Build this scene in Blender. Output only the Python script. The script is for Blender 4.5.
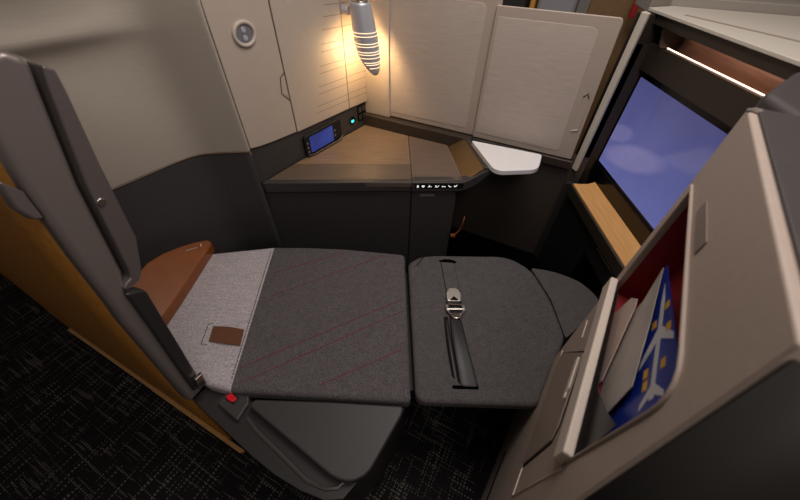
import bpy, bmesh, math, random
from mathutils import Vector as V, Matrix
random.seed(4)
for o in list(bpy.data.objects): bpy.data.objects.remove(o)
SC = bpy.context.scene; COL = SC.collection
R = math.radians

# ------------------------------------------------------------ camera, world, light, exposure
p, rl = R(45.51), R(1.41)
Fw = V((0, math.cos(p), -math.sin(p))); u0 = V((0, math.sin(p), math.cos(p))); x0 = V((1, 0, 0))
Rt = x0*math.cos(rl)+u0*math.sin(rl); Up = u0*math.cos(rl)-x0*math.sin(rl)
cd = bpy.data.cameras.new('camera'); cam = bpy.data.objects.new('camera', cd); COL.objects.link(cam)
cam.matrix_world = Matrix(((Rt.x, Up.x, -Fw.x, 0), (Rt.y, Up.y, -Fw.y, 0), (Rt.z, Up.z, -Fw.z, 1.5), (0, 0, 0, 1)))
cd.sensor_width = 36; cd.lens = 323.14/800*36; cd.clip_start = .02
cd.dof.use_dof = True; cd.dof.focus_distance = 1.55; cd.dof.aperture_fstop = 3.2
SC.camera = cam
W = bpy.data.worlds.new('world'); SC.world = W; W.use_nodes = True
W.node_tree.nodes['Background'].inputs[0].default_value = (.62, .52, .45, 1)
W.node_tree.nodes['Background'].inputs[1].default_value = .13
def area(name, loc, tgt, sx, sy, e, col):
    l = bpy.data.lights.new(name, 'AREA'); l.shape = 'RECTANGLE'; l.size = sx; l.size_y = sy; l.energy = e; l.color = col
    o = bpy.data.objects.new(name, l); COL.objects.link(o); o.location = loc
    o.rotation_euler = (V(tgt)-V(loc)).to_track_quat('-Z', 'Y').to_euler(); return o
area('cabin_ceiling_light', (.35, .95, 2.35), (.25, .95, 0), 1.0, .7, 16.5, (1, .92, .87))
area('aisle_ceiling_light', (.25, -.45, 2.3), (-.75, .4, .8), 1.2, .35, 8, (1, .91, .86))
SC.view_settings.view_transform = 'Standard'; SC.view_settings.look = 'None'
SC.view_settings.exposure = 0.0; SC.view_settings.gamma = 1; SC.view_settings.use_curve_mapping = False

# ------------------------------------------------------------ axes of the place: s along the aisle, d into the suite
AX = V((math.cos(R(-25.9)), math.sin(R(-25.9)), 0)); NX = V((-AX.y, AX.x, 0)); ZX = V((0, 0, 1))
def AN(s, d, z): return AX*s+NX*d+ZX*z

# ------------------------------------------------------------ materials
def lin(c): return tuple((x/255/12.92 if x/255 < .04045 else ((x/255+.055)/1.055)**2.4) for x in c)+(1,)
def mat(name, rgb, rough=.5, metal=0, emit=None, es=0, noise=0, nscale=40, bump=0, bscale=300, stretch=None, weave=0, coat=0, spec=None, rotz=0):
    m = bpy.data.materials.new(name); m.use_nodes = True; nt = m.node_tree; N = nt.nodes; L = nt.links
    b = N['Principled BSDF']; c = lin(rgb)
    b.inputs['Base Color'].default_value = c; b.inputs['Roughness'].default_value = rough; b.inputs['Metallic'].default_value = metal
    if spec is not None: b.inputs['Specular IOR Level'].default_value = spec
    if coat: b.inputs['Coat Weight'].default_value = coat; b.inputs['Coat Roughness'].default_value = .15
    if emit: b.inputs['Emission Color'].default_value = lin(emit); b.inputs['Emission Strength'].default_value = es
    tc = N.new('ShaderNodeTexCoord'); mp = N.new('ShaderNodeMapping'); L.new(tc.outputs['Object'], mp.inputs[0])
    mp.inputs['Rotation'].default_value = (0, 0, rotz)
    if stretch: mp.inputs['Scale'].default_value = stretch
    if noise:
        n = N.new('ShaderNodeTexNoise'); n.inputs['Scale'].default_value = nscale; n.inputs['Detail'].default_value = 6; L.new(mp.outputs[0], n.inputs[0])
        r = N.new('ShaderNodeValToRGB'); r.color_ramp.elements[0].position = .3; r.color_ramp.elements[1].position = .7
        for e, k in zip(r.color_ramp.elements, (1-noise, 1+noise)): e.color = tuple(min(1, x*k) for x in c[:3])+(1,)
        L.new(n.outputs[0], r.inputs[0]); out = r.outputs[0]
        if weave:
            n2 = N.new('ShaderNodeTexNoise'); n2.inputs['Scale'].default_value = 230; n2.inputs['Detail'].default_value = 2; L.new(tc.outputs['Object'], n2.inputs[0])
            r2 = N.new('ShaderNodeValToRGB'); r2.color_ramp.elements[0].position = .38; r2.color_ramp.elements[1].position = .66
            r2.color_ramp.elements[0].color = (1-weave,)*3+(1,); r2.color_ramp.elements[1].color = (1+weave,)*3+(1,)
            L.new(n2.outputs[0], r2.inputs[0])
            mx = N.new('ShaderNodeMix'); mx.data_type = 'RGBA'; mx.blend_type = 'MULTIPLY'; mx.inputs[0].default_value = 1
            L.new(out, mx.inputs[6]); L.new(r2.outputs[0], mx.inputs[7]); out = mx.outputs[2]
        L.new(out, b.inputs['Base Color'])
    if bump:
        nb = N.new('ShaderNodeTexNoise'); nb.inputs['Scale'].default_value = bscale; nb.inputs['Detail'].default_value = 3; L.new(mp.outputs[0], nb.inputs[0])
        bp = N.new('ShaderNodeBump'); bp.inputs['Strength'].default_value = bump; bp.inputs['Distance'].default_value = .002
        L.new(nb.outputs[0], bp.inputs['Height']); L.new(bp.outputs[0], b.inputs['Normal'])
    return m
M = {}
M['fabric_wall'] = mat('taupe_wall_fabric', (176, 165, 152), .85, noise=.03, nscale=60, stretch=(.3, .3, 3), bump=.25, bscale=260)
M['black_panel'] = mat('black_wall_panel', (66, 63, 63), .55, noise=.08, nscale=90, bump=.15)
M['recess'] = mat('brown_black_panel', (72, 63, 57), .5, noise=.05)
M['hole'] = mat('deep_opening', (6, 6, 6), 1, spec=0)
M['piping'] = mat('brown_piping', (112, 86, 62), .5)
M['cabinet'] = mat('beige_laminate', (186, 172, 158), .48, noise=.02, nscale=20)
M['groove'] = mat('groove_shade', (146, 132, 116), .7)
M['gap'] = mat('dark_gap', (30, 27, 25), .8)
M['sill'] = mat('dark_bronze_trim', (58, 49, 41), .38, noise=.05)
M['graphite'] = mat('graphite_plastic', (62, 59, 58), .42, noise=.04, bump=.06, bscale=500)
M['rail'] = mat('graphite_rail', (46, 44, 44), .36)
M['post'] = mat('gunmetal_post', (136, 126, 122), .30, metal=.4)
M['bar'] = mat('gunmetal_bar', (118, 109, 107), .30, metal=.4)
M['wood'] = mat('amber_wood_laminate', (172, 116, 50), .4, noise=.16, nscale=7, stretch=(1.2, 9, 14), rotz=R(25.9))
M['edge'] = mat('light_wood_edge', (186, 142, 90), .45, noise=.1, nscale=30)
M['ctop'] = mat('walnut_console_top', (130, 107, 84), .34, noise=.16, nscale=8, stretch=(1, 14, 4))
M['strip'] = mat('greyer_top_front', (98, 84, 72), .36, noise=.12, nscale=8, stretch=(1, 14, 4))
M['insert'] = mat('grey_walnut_insert', (112, 94, 82), .4, noise=.12, nscale=9, stretch=(1, 16, 4))
M['inlay'] = mat('pale_inlay', (150, 130, 110), .4)
M['bronze'] = mat('bronze_flange', (104, 80, 50), .34, metal=.25)
M['cfront'] = mat('charcoal_console_front', (64, 61, 60), .55, noise=.06, nscale=60)
M['black'] = mat('black_gloss', (9, 9, 10), .16)
M['blackm'] = mat('black_matt', (14, 13, 13), .6)
M['white'] = mat('white_laminate', (240, 237, 237), .35)
M['cap'] = mat('warm_white_cap', (196, 188, 176), .5)
M['capgrey'] = mat('grey_rim', (150, 142, 134), .5)
M['surround'] = mat('brown_black_surround', (48, 41, 34), .42, noise=.04)
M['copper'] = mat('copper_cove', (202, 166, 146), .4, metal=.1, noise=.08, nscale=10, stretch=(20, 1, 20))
M['ledge'] = mat('golden_wood_ledge', (224, 168, 102), .42, noise=.1, nscale=9, stretch=(12, 1, 4))
M['led'] = mat('led_strip', (255, 225, 200), .5, emit=(255, 212, 186), es=6.0)
M['leather'] = mat('tan_leather', (136, 76, 34), .36, noise=.07, nscale=20, bump=.2, bscale=420)
M['tab'] = mat('brown_leather_tab', (106, 66, 42), .6, noise=.1, nscale=60, bump=.2)
M['lightfab'] = mat('light_grey_fabric', (186, 178, 181), .95, noise=.10, nscale=55, stretch=(.35, 2.4, 1), weave=.26, bump=.5, bscale=380)
M['darkfab'] = mat('charcoal_fabric', (90, 85, 86), .95, noise=.10, nscale=45, weave=.34, bump=.5, bscale=420)
M['seatfab'] = mat('dark_charcoal_fabric', (84, 80, 80), .95, noise=.10, nscale=40, weave=.26, bump=.4, bscale=420)
M['red_thread'] = mat('red_thread', (126, 34, 44), .8)
M['dthread'] = mat('dark_thread', (34, 31, 32), .8)
M['pad'] = mat('grey_vinyl_pad', (56, 53, 53), .5, noise=.04, bump=.15, bscale=500)
M['redbtn'] = mat('red_plastic', (222, 24, 38), .35)
M['chrome'] = mat('chrome', (205, 198, 190), .22, metal=1)
M['steel'] = mat('brushed_steel', (188, 180, 172), .34, metal=.8)
M['web'] = mat('black_webbing', (24, 23, 25), .45, noise=.2, nscale=60, stretch=(6, .3, 1))
M['lampm'] = mat('brushed_lamp_metal', (205, 205, 212), .36, metal=.45)
M['slit'] = mat('lit_slit', (255, 235, 205), .5, emit=(255, 216, 168), es=1.3)
M['shframe'] = mat('shutter_frame', (178, 163, 150), .5)
M['shfab'] = mat('shutter_panel', (190, 176, 165), .6, noise=.07, nscale=26, stretch=(.6, .6, 8), bump=.3, bscale=60)
M['disc'] = mat('grey_disc', (128, 126, 130), .4, metal=.2)
M['ring'] = mat('pale_ring', (196, 184, 172), .45)
M['icon'] = mat('lit_icon', (240, 240, 240), .5, emit=(235, 238, 240), es=.75)
M['placard'] = mat('grey_placard', (122, 119, 116), .5)
M['teal'] = mat('teal_usb_light', (60, 220, 220), .5, emit=(70, 225, 225), es=1.0)
M['pillar'] = mat('greige_pillar', (180, 163, 151), .5, noise=.03, nscale=80, bump=.1, bscale=500)
M['flap'] = mat('greige_flap', (158, 142, 130), .5)
M['plate'] = mat('greige_plate', (140, 128, 120), .45)
M['lip'] = mat('pale_lip', (222, 208, 194), .45)
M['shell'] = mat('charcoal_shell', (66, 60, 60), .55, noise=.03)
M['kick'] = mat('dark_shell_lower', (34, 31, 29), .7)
M['crimson'] = mat('crimson_liner', (140, 18, 28), .6)
M['brochure'] = mat('grey_brochure', (176, 168, 162), .4, noise=.25, nscale=6)
M['leaflet'] = mat('pink_leaflet', (204, 182, 172), .4)
M['pocketshade'] = mat('dark_pocket_shade', (40, 37, 40), .4, noise=.4, nscale=8)
M['cardblue'] = mat('blue_card', (22, 48, 150), .35, noise=.15, nscale=12)
M['cardwhite'] = mat('white_print', (214, 214, 216), .4)
M['cardyel'] = mat('yellow_print', (226, 172, 30), .4)
M['nbgrey'] = mat('neighbour_grey', (150, 148, 152), .5)
M['nbbrown'] = mat('neighbour_brown', (128, 98, 66), .5, noise=.06)
M['nbdark'] = mat('neighbour_dark', (44, 40, 40), .6)
M['nborange'] = mat('neighbour_amber', (206, 148, 60), .5)
M['nbred'] = mat('neighbour_red', (150, 20, 26), .5)

def screen_mat(name, a, b_, c, es):
    m = bpy.data.materials.new(name); m.use_nodes = True; N = m.node_tree.nodes; L = m.node_tree.links; b = N['Principled BSDF']
    b.inputs['Base Color'].default_value = (.01, .01, .012, 1); b.inputs['Roughness'].default_value = .12
    tc = N.new('ShaderNodeTexCoord'); mp = N.new('ShaderNodeMapping'); mp.inputs['Scale'].default_value = (1, 1.6, 4); L.new(tc.outputs['Object'], mp.inputs[0])
    n = N.new('ShaderNodeTexNoise'); n.inputs['Scale'].default_value = 3.2; n.inputs['Detail'].default_value = 5; n.inputs['Distortion'].default_value = .6; L.new(mp.outputs[0], n.inputs[0])
    r = N.new('ShaderNodeValToRGB'); r.color_ramp.elements[0].position = .36; r.color_ramp.elements[1].position = .72
    r.color_ramp.elements[0].color = lin(a); r.color_ramp.elements[1].color = lin(c)
    e = r.color_ramp.elements.new(.55); e.color = lin(b_)
    L.new(n.outputs[0], r.inputs[0]); L.new(r.outputs[0], b.inputs['Emission Color']); b.inputs['Emission Strength'].default_value = es
    return m
def sky_screen():
    m = bpy.data.materials.new('monitor_picture'); m.use_nodes = True; N = m.node_tree.nodes; L = m.node_tree.links; b = N['Principled BSDF']
    b.inputs['Base Color'].default_value = (.01, .01, .012, 1); b.inputs['Roughness'].default_value = .12
    tc = N.new('ShaderNodeTexCoord'); sp = N.new('ShaderNodeSeparateXYZ'); L.new(tc.outputs['Object'], sp.inputs[0])
    nz = N.new('ShaderNodeTexNoise'); nz.inputs['Scale'].default_value = 6; nz.inputs['Detail'].default_value = 4; L.new(tc.outputs['Object'], nz.inputs[0])
    ad = N.new('ShaderNodeMath'); ad.operation = 'MULTIPLY_ADD'; ad.inputs[1].default_value = .22; L.new(nz.outputs[0], ad.inputs[0]); L.new(sp.outputs['Z'], ad.inputs[2])
    r = N.new('ShaderNodeValToRGB'); r.color_ramp.elements[0].position = .13; r.color_ramp.elements[1].position = .50
    r.color_ramp.elements[0].color = lin((104, 108, 168)); r.color_ramp.elements[1].color = lin((78, 79, 128)); L.new(ad.outputs[0], r.inputs[0]); out = r.outputs[0]
    for cy, cz, ry, rz, k in ((.135, .160, .23, .062, .42), (.28, .195, .12, .045, .28)):   # two pale soft ellipses over the gradient
        mp = N.new('ShaderNodeMapping'); mp.vector_type = 'TEXTURE'; mp.inputs['Location'].default_value = (0, cy, cz); mp.inputs['Rotation'].default_value = (R(-20), 0, 0); mp.inputs['Scale'].default_value = (10, ry, rz); L.new(tc.outputs['Object'], mp.inputs[0])
        g = N.new('ShaderNodeTexGradient'); g.gradient_type = 'SPHERICAL'; L.new(mp.outputs[0], g.inputs[0])
        q = N.new('ShaderNodeValToRGB'); q.color_ramp.elements[0].position = .12; q.color_ramp.elements[1].position = .42; q.color_ramp.elements[1].color = (k, k, k, 1); L.new(g.outputs['Fac'], q.inputs[0])
        mx = N.new('ShaderNodeMix'); mx.data_type = 'RGBA'; L.new(q.outputs[0], mx.inputs[0]); L.new(out, mx.inputs[6]); mx.inputs[7].default_value = lin((152, 142, 184)); out = mx.outputs[2]
    L.new(out, b.inputs['Emission Color']); b.inputs['Emission Strength'].default_value = .84
    return m
M['screen'] = sky_screen()
M['hscreen'] = screen_mat('handset_picture', (48, 66, 150), (62, 82, 176), (90, 108, 190), .5)

def carpet_mat():
    m = bpy.data.materials.new('flecked_black_carpet'); m.use_nodes = True; N = m.node_tree.nodes; L = m.node_tree.links; b = N['Principled BSDF']
    b.inputs['Roughness'].default_value = .95; b.inputs['Specular IOR Level'].default_value = .15
    tc = N.new('ShaderNodeTexCoord')
    def layer(rot, seed):
        mp = N.new('ShaderNodeMapping'); mp.inputs['Rotation'].default_value = (0, 0, rot); mp.inputs['Location'].default_value = (seed, seed*.7, 0); L.new(tc.outputs['Object'], mp.inputs[0])
        sc = N.new('ShaderNodeMapping'); sc.inputs['Scale'].default_value = (5.5, 95, 1); L.new(mp.outputs[0], sc.inputs[0])
        n = N.new('ShaderNodeTexNoise'); n.inputs['Scale'].default_value = 1; n.inputs['Detail'].default_value = 2; L.new(sc.outputs[0], n.inputs[0])
        s1 = N.new('ShaderNodeMath'); s1.operation = 'GREATER_THAN'; s1.inputs[1].default_value = .60; L.new(n.outputs[0], s1.inputs[0])
        wv = N.new('ShaderNodeTexWave'); wv.inputs['Scale'].default_value = 26; wv.inputs['Distortion'].default_value = 1.2; wv.inputs['Detail'].default_value = 1; L.new(mp.outputs[0], wv.inputs[0])
        s2 = N.new('ShaderNodeMath'); s2.operation = 'GREATER_THAN'; s2.inputs[1].default_value = .45; L.new(wv.outputs['Fac'], s2.inputs[0])
        mu = N.new('ShaderNodeMath'); mu.operation = 'MULTIPLY'; L.new(s1.outputs[0], mu.inputs[0]); L.new(s2.outputs[0], mu.inputs[1]); return mu.outputs[0]
    a = layer(R(25.9), 0.3); c = layer(R(115.9), 1.7)
    mx = N.new('ShaderNodeMath'); mx.operation = 'MAXIMUM'; L.new(a, mx.inputs[0]); L.new(c, mx.inputs[1])
    nz = N.new('ShaderNodeTexNoise'); nz.inputs['Scale'].default_value = 7; L.new(tc.outputs['Object'], nz.inputs[0])
    mm = N.new('ShaderNodeMath'); mm.operation = 'MULTIPLY'; L.new(mx.outputs[0], mm.inputs[0]); L.new(nz.outputs[0], mm.inputs[1])
    mix = N.new('ShaderNodeMix'); mix.data_type = 'RGBA'; mix.inputs[6].default_value = lin((27, 25, 26)); mix.inputs[7].default_value = lin((122, 116, 112))
    L.new(mm.outputs[0], mix.inputs[0]); L.new(mix.outputs[2], b.inputs['Base Color'])
    n3 = N.new('ShaderNodeTexNoise'); n3.inputs['Scale'].default_value = 350; L.new(tc.outputs['Object'], n3.inputs[0])
    bp = N.new('ShaderNodeBump'); bp.inputs['Strength'].default_value = .6; bp.inputs['Distance'].default_value = .003; L.new(n3.outputs[0], bp.inputs['Height']); L.new(bp.outputs[0], b.inputs['Normal'])
    return m
M['carpet'] = carpet_mat()

# ------------------------------------------------------------ mesh helpers
class B:
    def __init__(s): s.bm = bmesh.new(); s.mi = 0
    def face(s, vs):
        try: f = s.bm.faces.new(vs); f.material_index = s.mi; return f
        except ValueError: return None
    def prism(s, pts, vec):
        pts = [V(q) for q in pts]; vec = V(vec)
        a = [s.bm.verts.new(q) for q in pts]; b = [s.bm.verts.new(q+vec) for q in pts]; n = len(a)
        s.face(a[::-1]); s.face(b)
        for i in range(n): s.face((a[i], a[(i+1) % n], b[(i+1) % n], b[i]))
        return s
    def loft2(s, lo, hi):
        a = [s.bm.verts.new(V(q)) for q in lo]; b = [s.bm.verts.new(V(q)) for q in hi]; n = len(a)
        s.face(a[::-1]); s.face(b)
        for i in range(n): s.face((a[i], a[(i+1) % n], b[(i+1) % n], b[i]))
        return s
    def box(s, c, hx, hy, hz):
        c, hx, hy, hz = V(c), V(hx), V(hy), V(hz)
        return s.prism([c-hx-hy-hz, c+hx-hy-hz, c+hx+hy-hz, c-hx+hy-hz], hz*2)
    def abox(s, x0, x1, y0, y1, z0, z1): return s.prism([(x0, y0, z0), (x1, y0, z0), (x1, y1, z0), (x0, y1, z0)], (0, 0, z1-z0))
    def grid(s, rows, thick=None):
        vs = [[s.bm.verts.new(V(q)) for q in r] for r in rows]
        for i in range(len(vs)-1):
            for j in range(len(vs[0])-1): s.face((vs[i][j], vs[i][j+1], vs[i+1][j+1], vs[i+1][j]))
        return s
    def tube(s, pts, r, n=8, close=False):
        pts = [V(q) for q in pts]; k = len(pts); rings = []; up = None
        for i, q in enumerate(pts):
            a = pts[(i-1) % k] if (i > 0 or close) else q; b = pts[(i+1) % k] if (i < k-1 or close) else q
            t = (b-a).normalized()
            if up is None: up = t.orthogonal().normalized()
            up = (up-t*up.dot(t)).normalized(); w = t.cross(up)
            rings.append([s.bm.verts.new(q+(up*math.cos(2*math.pi*j/n)+w*math.sin(2*math.pi*j/n))*r) for j in range(n)])
        for i in range(k if close else k-1):
            A_, B_ = rings[i], rings[(i+1) % k]
            for j in range(n): s.face((A_[j], A_[(j+1) % n], B_[(j+1) % n], B_[j]))
        if not close: s.face(rings[0][::-1]); s.face(rings[-1])
        return s
    def cyl(s, c, axis, r, h, n=32):
        axis = V(axis).normalized(); a = axis.orthogonal().normalized(); b = axis.cross(a)
        return s.prism([V(c)+(a*math.cos(2*math.pi*i/n)+b*math.sin(2*math.pi*i/n))*r for i in range(n)], axis*h)
    def build(s, name, mats, parent=None, bevel=0, seg=3, skip=None, smooth=True, solid=0, sub=0):
        if isinstance(mats, str): mats = [mats]
        off = V((0, 0, 0)); q = parent
        while q is not None: off += q.location; q = q.parent
        bmesh.ops.recalc_face_normals(s.bm, faces=s.bm.faces)
        if bevel and skip:
            lay = s.bm.edges.layers.float.get('bevel_weight_edge') or s.bm.edges.layers.float.new('bevel_weight_edge')
            for e in s.bm.edges:
                mid = (e.verts[0].co+e.verts[1].co)/2
                if len(e.link_faces) == 2 and e.calc_face_angle(0) > .5 and not skip(mid, e): e[lay] = 1
        for v in s.bm.verts: v.co -= off
        me = bpy.data.meshes.new(name); s.bm.to_mesh(me); s.bm.free()
        for m in mats: me.materials.append(M[m])
        if smooth:
            for f in me.polygons: f.use_smooth = True
            me.set_sharp_from_angle(angle=R(38))
        o = bpy.data.objects.new(name, me); COL.objects.link(o); o.parent = parent
        if solid: d = o.modifiers.new('solid', 'SOLIDIFY'); d.thickness = solid; d.offset = 0
        if bevel:
            d = o.modifiers.new('bevel', 'BEVEL'); d.width = bevel; d.segments = seg; d.harden_normals = True
            d.limit_method = 'WEIGHT' if skip else 'ANGLE'; d.angle_limit = R(35); d.use_clamp_overlap = True
        if sub: d = o.modifiers.new('sub', 'SUBSURF'); d.levels = d.render_levels = sub; d.boundary_smooth = 'PRESERVE_CORNERS'
        return o
def tag(o, label=None, cat=None, group=None, kind=None):
    if label: o['label'] = label
    if cat: o['category'] = cat
    if group: o['group'] = group
    if kind: o['kind'] = kind
    return o
def thing(name, label, cat, loc, group=None):
    o = bpy.data.objects.new(name, None); COL.objects.link(o); o.location = loc; o.empty_display_size = .05
    return tag(o, label, cat, group)
def rrect(x0, x1, y0, y1, r, n=5):
    out = []
    for cx, cy, a0 in ((x1-r, y0+r, -90), (x1-r, y1-r, 0), (x0+r, y1-r, 90), (x0+r, y0+r, 180)):
        for i in range(n+1): a = R(a0+90*i/n); out.append((cx+r*math.cos(a), cy+r*math.sin(a)))
    return out
def roundpoly(pts, r, n=5):
    out = []; k = len(pts); rs = r if isinstance(r, (list, tuple)) else [r]*k
    for i in range(k):
        q = V(pts[i]); a = (V(pts[i-1])-q); b = (V(pts[(i+1) % k])-q); d = min(rs[i], a.length*.48, b.length*.48)
        if d < 1e-5: out.append(tuple(q)); continue
        s, e = q+a.normalized()*d, q+b.normalized()*d
        for j in range(n+1): t = j/n; out.append(tuple(s*(1-t)**2+q*2*t*(1-t)+e*t*t))
    return out
def z3(pts, z): return [(q[0], q[1], z) for q in pts]
def text(name, body, size, m, parent, org, xd, yd, ext=.0003):
    c = bpy.data.curves.new(name, 'FONT'); c.body = body; c.size = size; c.extrude = ext
    t = bpy.data.objects.new('tmp', c); COL.objects.link(t); dg = bpy.context.evaluated_depsgraph_get()
    me = bpy.data.meshes.new_from_object(t.evaluated_get(dg)); bpy.data.objects.remove(t)
    xd, yd = V(xd).normalized(), V(yd).normalized(); zd = xd.cross(yd)
    off = V((0, 0, 0)); q = parent
    while q is not None: off += q.location; q = q.parent
    me.transform(Matrix(((xd.x, yd.x, zd.x, org[0]-off.x), (xd.y, yd.y, zd.y, org[1]-off.y), (xd.z, yd.z, zd.z, org[2]-off.z), (0, 0, 0, 1))))
    me.materials.clear(); me.materials.append(M[m])
    o = bpy.data.objects.new(name, me); COL.objects.link(o); o.parent = parent; return o

# ------------------------------------------------------------ floor
b = B(); b.abox(-5, 4, -2.5, 5, -.05, 0); tag(b.build('floor', 'carpet', smooth=False), kind='structure')

# ------------------------------------------------------------ head-end wall (wraps from the cabinet round the head of the bed)
plan = [(-.6165, 1.196), (-.640, 1.1945), (-.70, 1.187), (-.765, 1.178), (-.80, 1.168), (-.832, 1.150), (-.862, 1.120), (-.90, 1.068), (-.95, .992), (-1.005, .912), (-1.06, .828), (-1.11, .750)]
amp = [0, 0, .0, .05, .15, .3, .5, .75, 1, 1, 1, 1]
nrm = []
for i in range(len(plan)):
    a, c = V(plan[max(i-1, 0)]), V(plan[min(i+1, len(plan)-1)]); t = (c-a).normalized(); nrm.append(V((t.y, -t.x)))   # away from the bed
prof = [(.0, .80, 0), (.0, .83, 0), (.0, .85, 0), (.0, 1.0, .012), (.0, 1.10, .03), (0, 1.18, .045), (0, 1.225, .035), (0, 1.25, .008), (.004, 1.265, -.004), (.016, 1.282, -.004), (.05, 1.297, 0), (.16, 1.315, 0), (.30, 1.32, 0)]
b = B(); b.grid([[(*(V(q)+n*(o_*(.08+.92*am)+k*am)).to_tuple(), z+(1-am)*up_) for q, n, am in zip(plan, nrm, amp)] for (o_, z, k), up_ in zip(prof, [0]*(len(prof)-5)+[.0, .01, .03, .07, .12])])
wl = tag(b.build('wall_left', 'fabric_wall', solid=.012, sub=2), kind='structure')
b = B(); b.grid([[(*(V(q)-n*.008).to_tuple(), z) for q, n in zip(plan, nrm)] for z in (0, .4, .80, .832)]+[[(*(V(q)+n*.002).to_tuple(), .840) for q, n in zip(plan, nrm)]])
tag(b.build('lower_panel', 'black_panel', wl, solid=.006), 'black lower wall panel')
b = B(); b.tube([(*(V(q)-n*.012).to_tuple(), .836) for q, n in zip(plan, nrm)], .0022, 6); tag(b.build('piping', 'piping', wl), 'thin brown piping')

# ------------------------------------------------------------ divider wall under and beside the shutters
C0 = V((-.618, 1.206, 0)); C1 = V((-.217, 1.799, 0)); CU = (C1-C0).normalized(); CN = V((CU.y, -CU.x, 0))
def CB(l, o, z): return C0+CU*l+CN*o+ZX*z               # along the cabinet face, out of it, up
S0 = C1.dot(AX); DW = C1.dot(NX)+.042
def SH(s, o, z): return AN(S0+s, DW-o, z)               # along the divider, out of it, up
b = B(); b.prism([SH(-.25, -.06, 0), SH(1.16, -.06, 0), SH(1.16, -.006, 0), SH(-.25, -.006, 0)], (0, 0, .745))
wb = tag(b.build('wall_back', 'recess'), kind='structure')
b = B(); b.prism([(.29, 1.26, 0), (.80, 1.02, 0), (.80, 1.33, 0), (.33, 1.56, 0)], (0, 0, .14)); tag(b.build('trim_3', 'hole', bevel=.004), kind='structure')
b = B(); b.prism([SH(-.12, -.05, .74), SH(.14, -.05, .74), SH(.14, .010, .74), SH(-.12, .010, .74)], (0, 0, .58))
tag(b.build('corner_post', 'cabinet', wb, bevel=.004), 'beige upright beside the sliding panel')
b = B(); b.prism([SH(-.02, .042, .672), SH(.62, .042, .672), SH(.62, -.005, .672), SH(-.02, -.005, .672)], (0, 0, .068))
b.prism([SH(.62, .022, .70), SH(1.10, .022, .70), SH(1.10, -.005, .70), SH(.62, -.005, .70)], (0, 0, .04))
tag(b.build('trim_1', 'sill', bevel=.004), kind='structure')

# ------------------------------------------------------------ sliding privacy panels
def shutter(label, s0, s1, s1t, fs0, fs1, o, top, corner_r):
    t = thing('privacy_shutter', label, 'privacy screen', SH((s0+s1)/2, o, .745), 'sliding privacy panels of the divider')
    b = B(); b.prism([SH(x, o, z) for x, z in roundpoly([(s0, .745), (s1, .745), (s1t, top), (s0, top)], [0, .01, corner_r, 0])], NX*.012)
    b.build('frame', 'shframe', t, bevel=.003)
    ds = (s1t-s1)*.9
    b = B(); b.prism([SH(x, o+.0015, z) for x, z in roundpoly([(fs0, .772), (fs1, .772), (fs1+ds, top-.035), (fs0, top-.035)], [0, .012, .03, 0])], NX*.004)
    b.build('fabric_panel', 'shfab', t, bevel=.001, seg=2); return t
shutter('left of the two beige sliding panels, behind the striped lamp', .08, .628, .633, .142, .572, -.002, 1.315, .0)
t = shutter('right of the two beige sliding panels, in front of the other, with a recessed grip', .618, 1.088, 1.064, .632, 1.022, .012, 1.279, .016)
b = B(); b.prism([SH(x, .0145, z) for x, z in roundpoly([(1.040, .87), (1.068, .88), (1.062, 1.0), (1.054, 1.022), (1.044, 1.03), (1.034, 1.022)], .004)], NX*.004)
b.build('grip', 'shframe', t, bevel=.001)
b = B(); b.tube([SH(1.036, .015, 1.012), SH(1.047, .0155, 1.030), SH(1.058, .015, 1.012)], .0022, 6); b.build('grip_shadow_line', 'gap', t)
b = B(); b.tube([SH(1.042, .0155, .874), SH(1.066, .0155, .882)], .0018, 6); b.build('grip_edge', 'lip', t)

# ------------------------------------------------------------ storage cabinet
t = thing('storage_cabinet', 'tall beige laminate cabinet with a latched door, above the wood console', 'cabinet', CB(.36, -.1, .82))
LM = .752
b = B(); b.prism([CB(0, -.012, .84), CB(LM, -.012, .806), CB(LM, -.012, 1.42), CB(0, -.012, 1.42)], -CN*.2); b.build('carcass', 'gap', t)
def slab(name, pts, mt='cabinet', bev=.004, grooves=None):
    b = B(); b.prism([CB(l, 0, z) for l, z in pts], -CN*.013)
    if grooves:
        b.mi = 1
        for l0, l1, za, zb in grooves:
            b.prism([CB(l0, .0004, za), CB(l1, .0004, zb), CB(l1, .0004, zb+.0028), CB(l0, .0004, za+.0028)], -CN*.0008)
    return b.build(name, [mt, 'groove'] if grooves else mt, t, bevel=bev if not grooves else 0)
gz = [1.254, 1.216, 1.172, 1.122, 1.095, 1.043, 1.015, .964, .934, .885, .857]
g1 = [(.385+(z-.88)*.33, .598, z, z-.004) for z in gz]; g2 = [(.605, LM, z-.004, z-.008) for z in gz]
slab('side_panel', [(0, .838), (.04, .831), (.10, .825), (.242, .818), (.242, 1.42), (0, 1.42)])
door = slab('door', [(.2475, .8175), (.599, .811), (.599, 1.42), (.2475, 1.42)], grooves=g1)
slab('slatted_panel', [(.6035, .811), (LM, .806), (LM, 1.42), (.6035, 1.42)], grooves=g2)
b = B(); b.tube([CB(l, .0006, z) for l, z in ((.243, 1.066), (.218, 1.052), (.208, .995), (.243, .957))], .0016, 6); b.build('latch_outline', 'gap', t)
b = B(); b.prism([CB(l, .001, z) for l, z in ((.24, 1.056), (.221, 1.046), (.213, .998), (.24, .968))], -CN*.004); b.build('latch_plate', 'cabinet', t, bevel=.001)
b = B(); hc = CB(.113, .003, 1.219)
ca = CU; 
b.tube([hc+(ca*math.cos(a)*.040+ZX*math.sin(a)*.034) for a in [2*math.pi*i/40 for i in range(40)]], .0068, 10, True); hk = b.build('coat_hook', 'ring', t)
b = B(); b.cyl(CB(.113, -.001, 1.219), CN, .031, .004); d = b.build('disc', 'disc', hk)
b = B()
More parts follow.
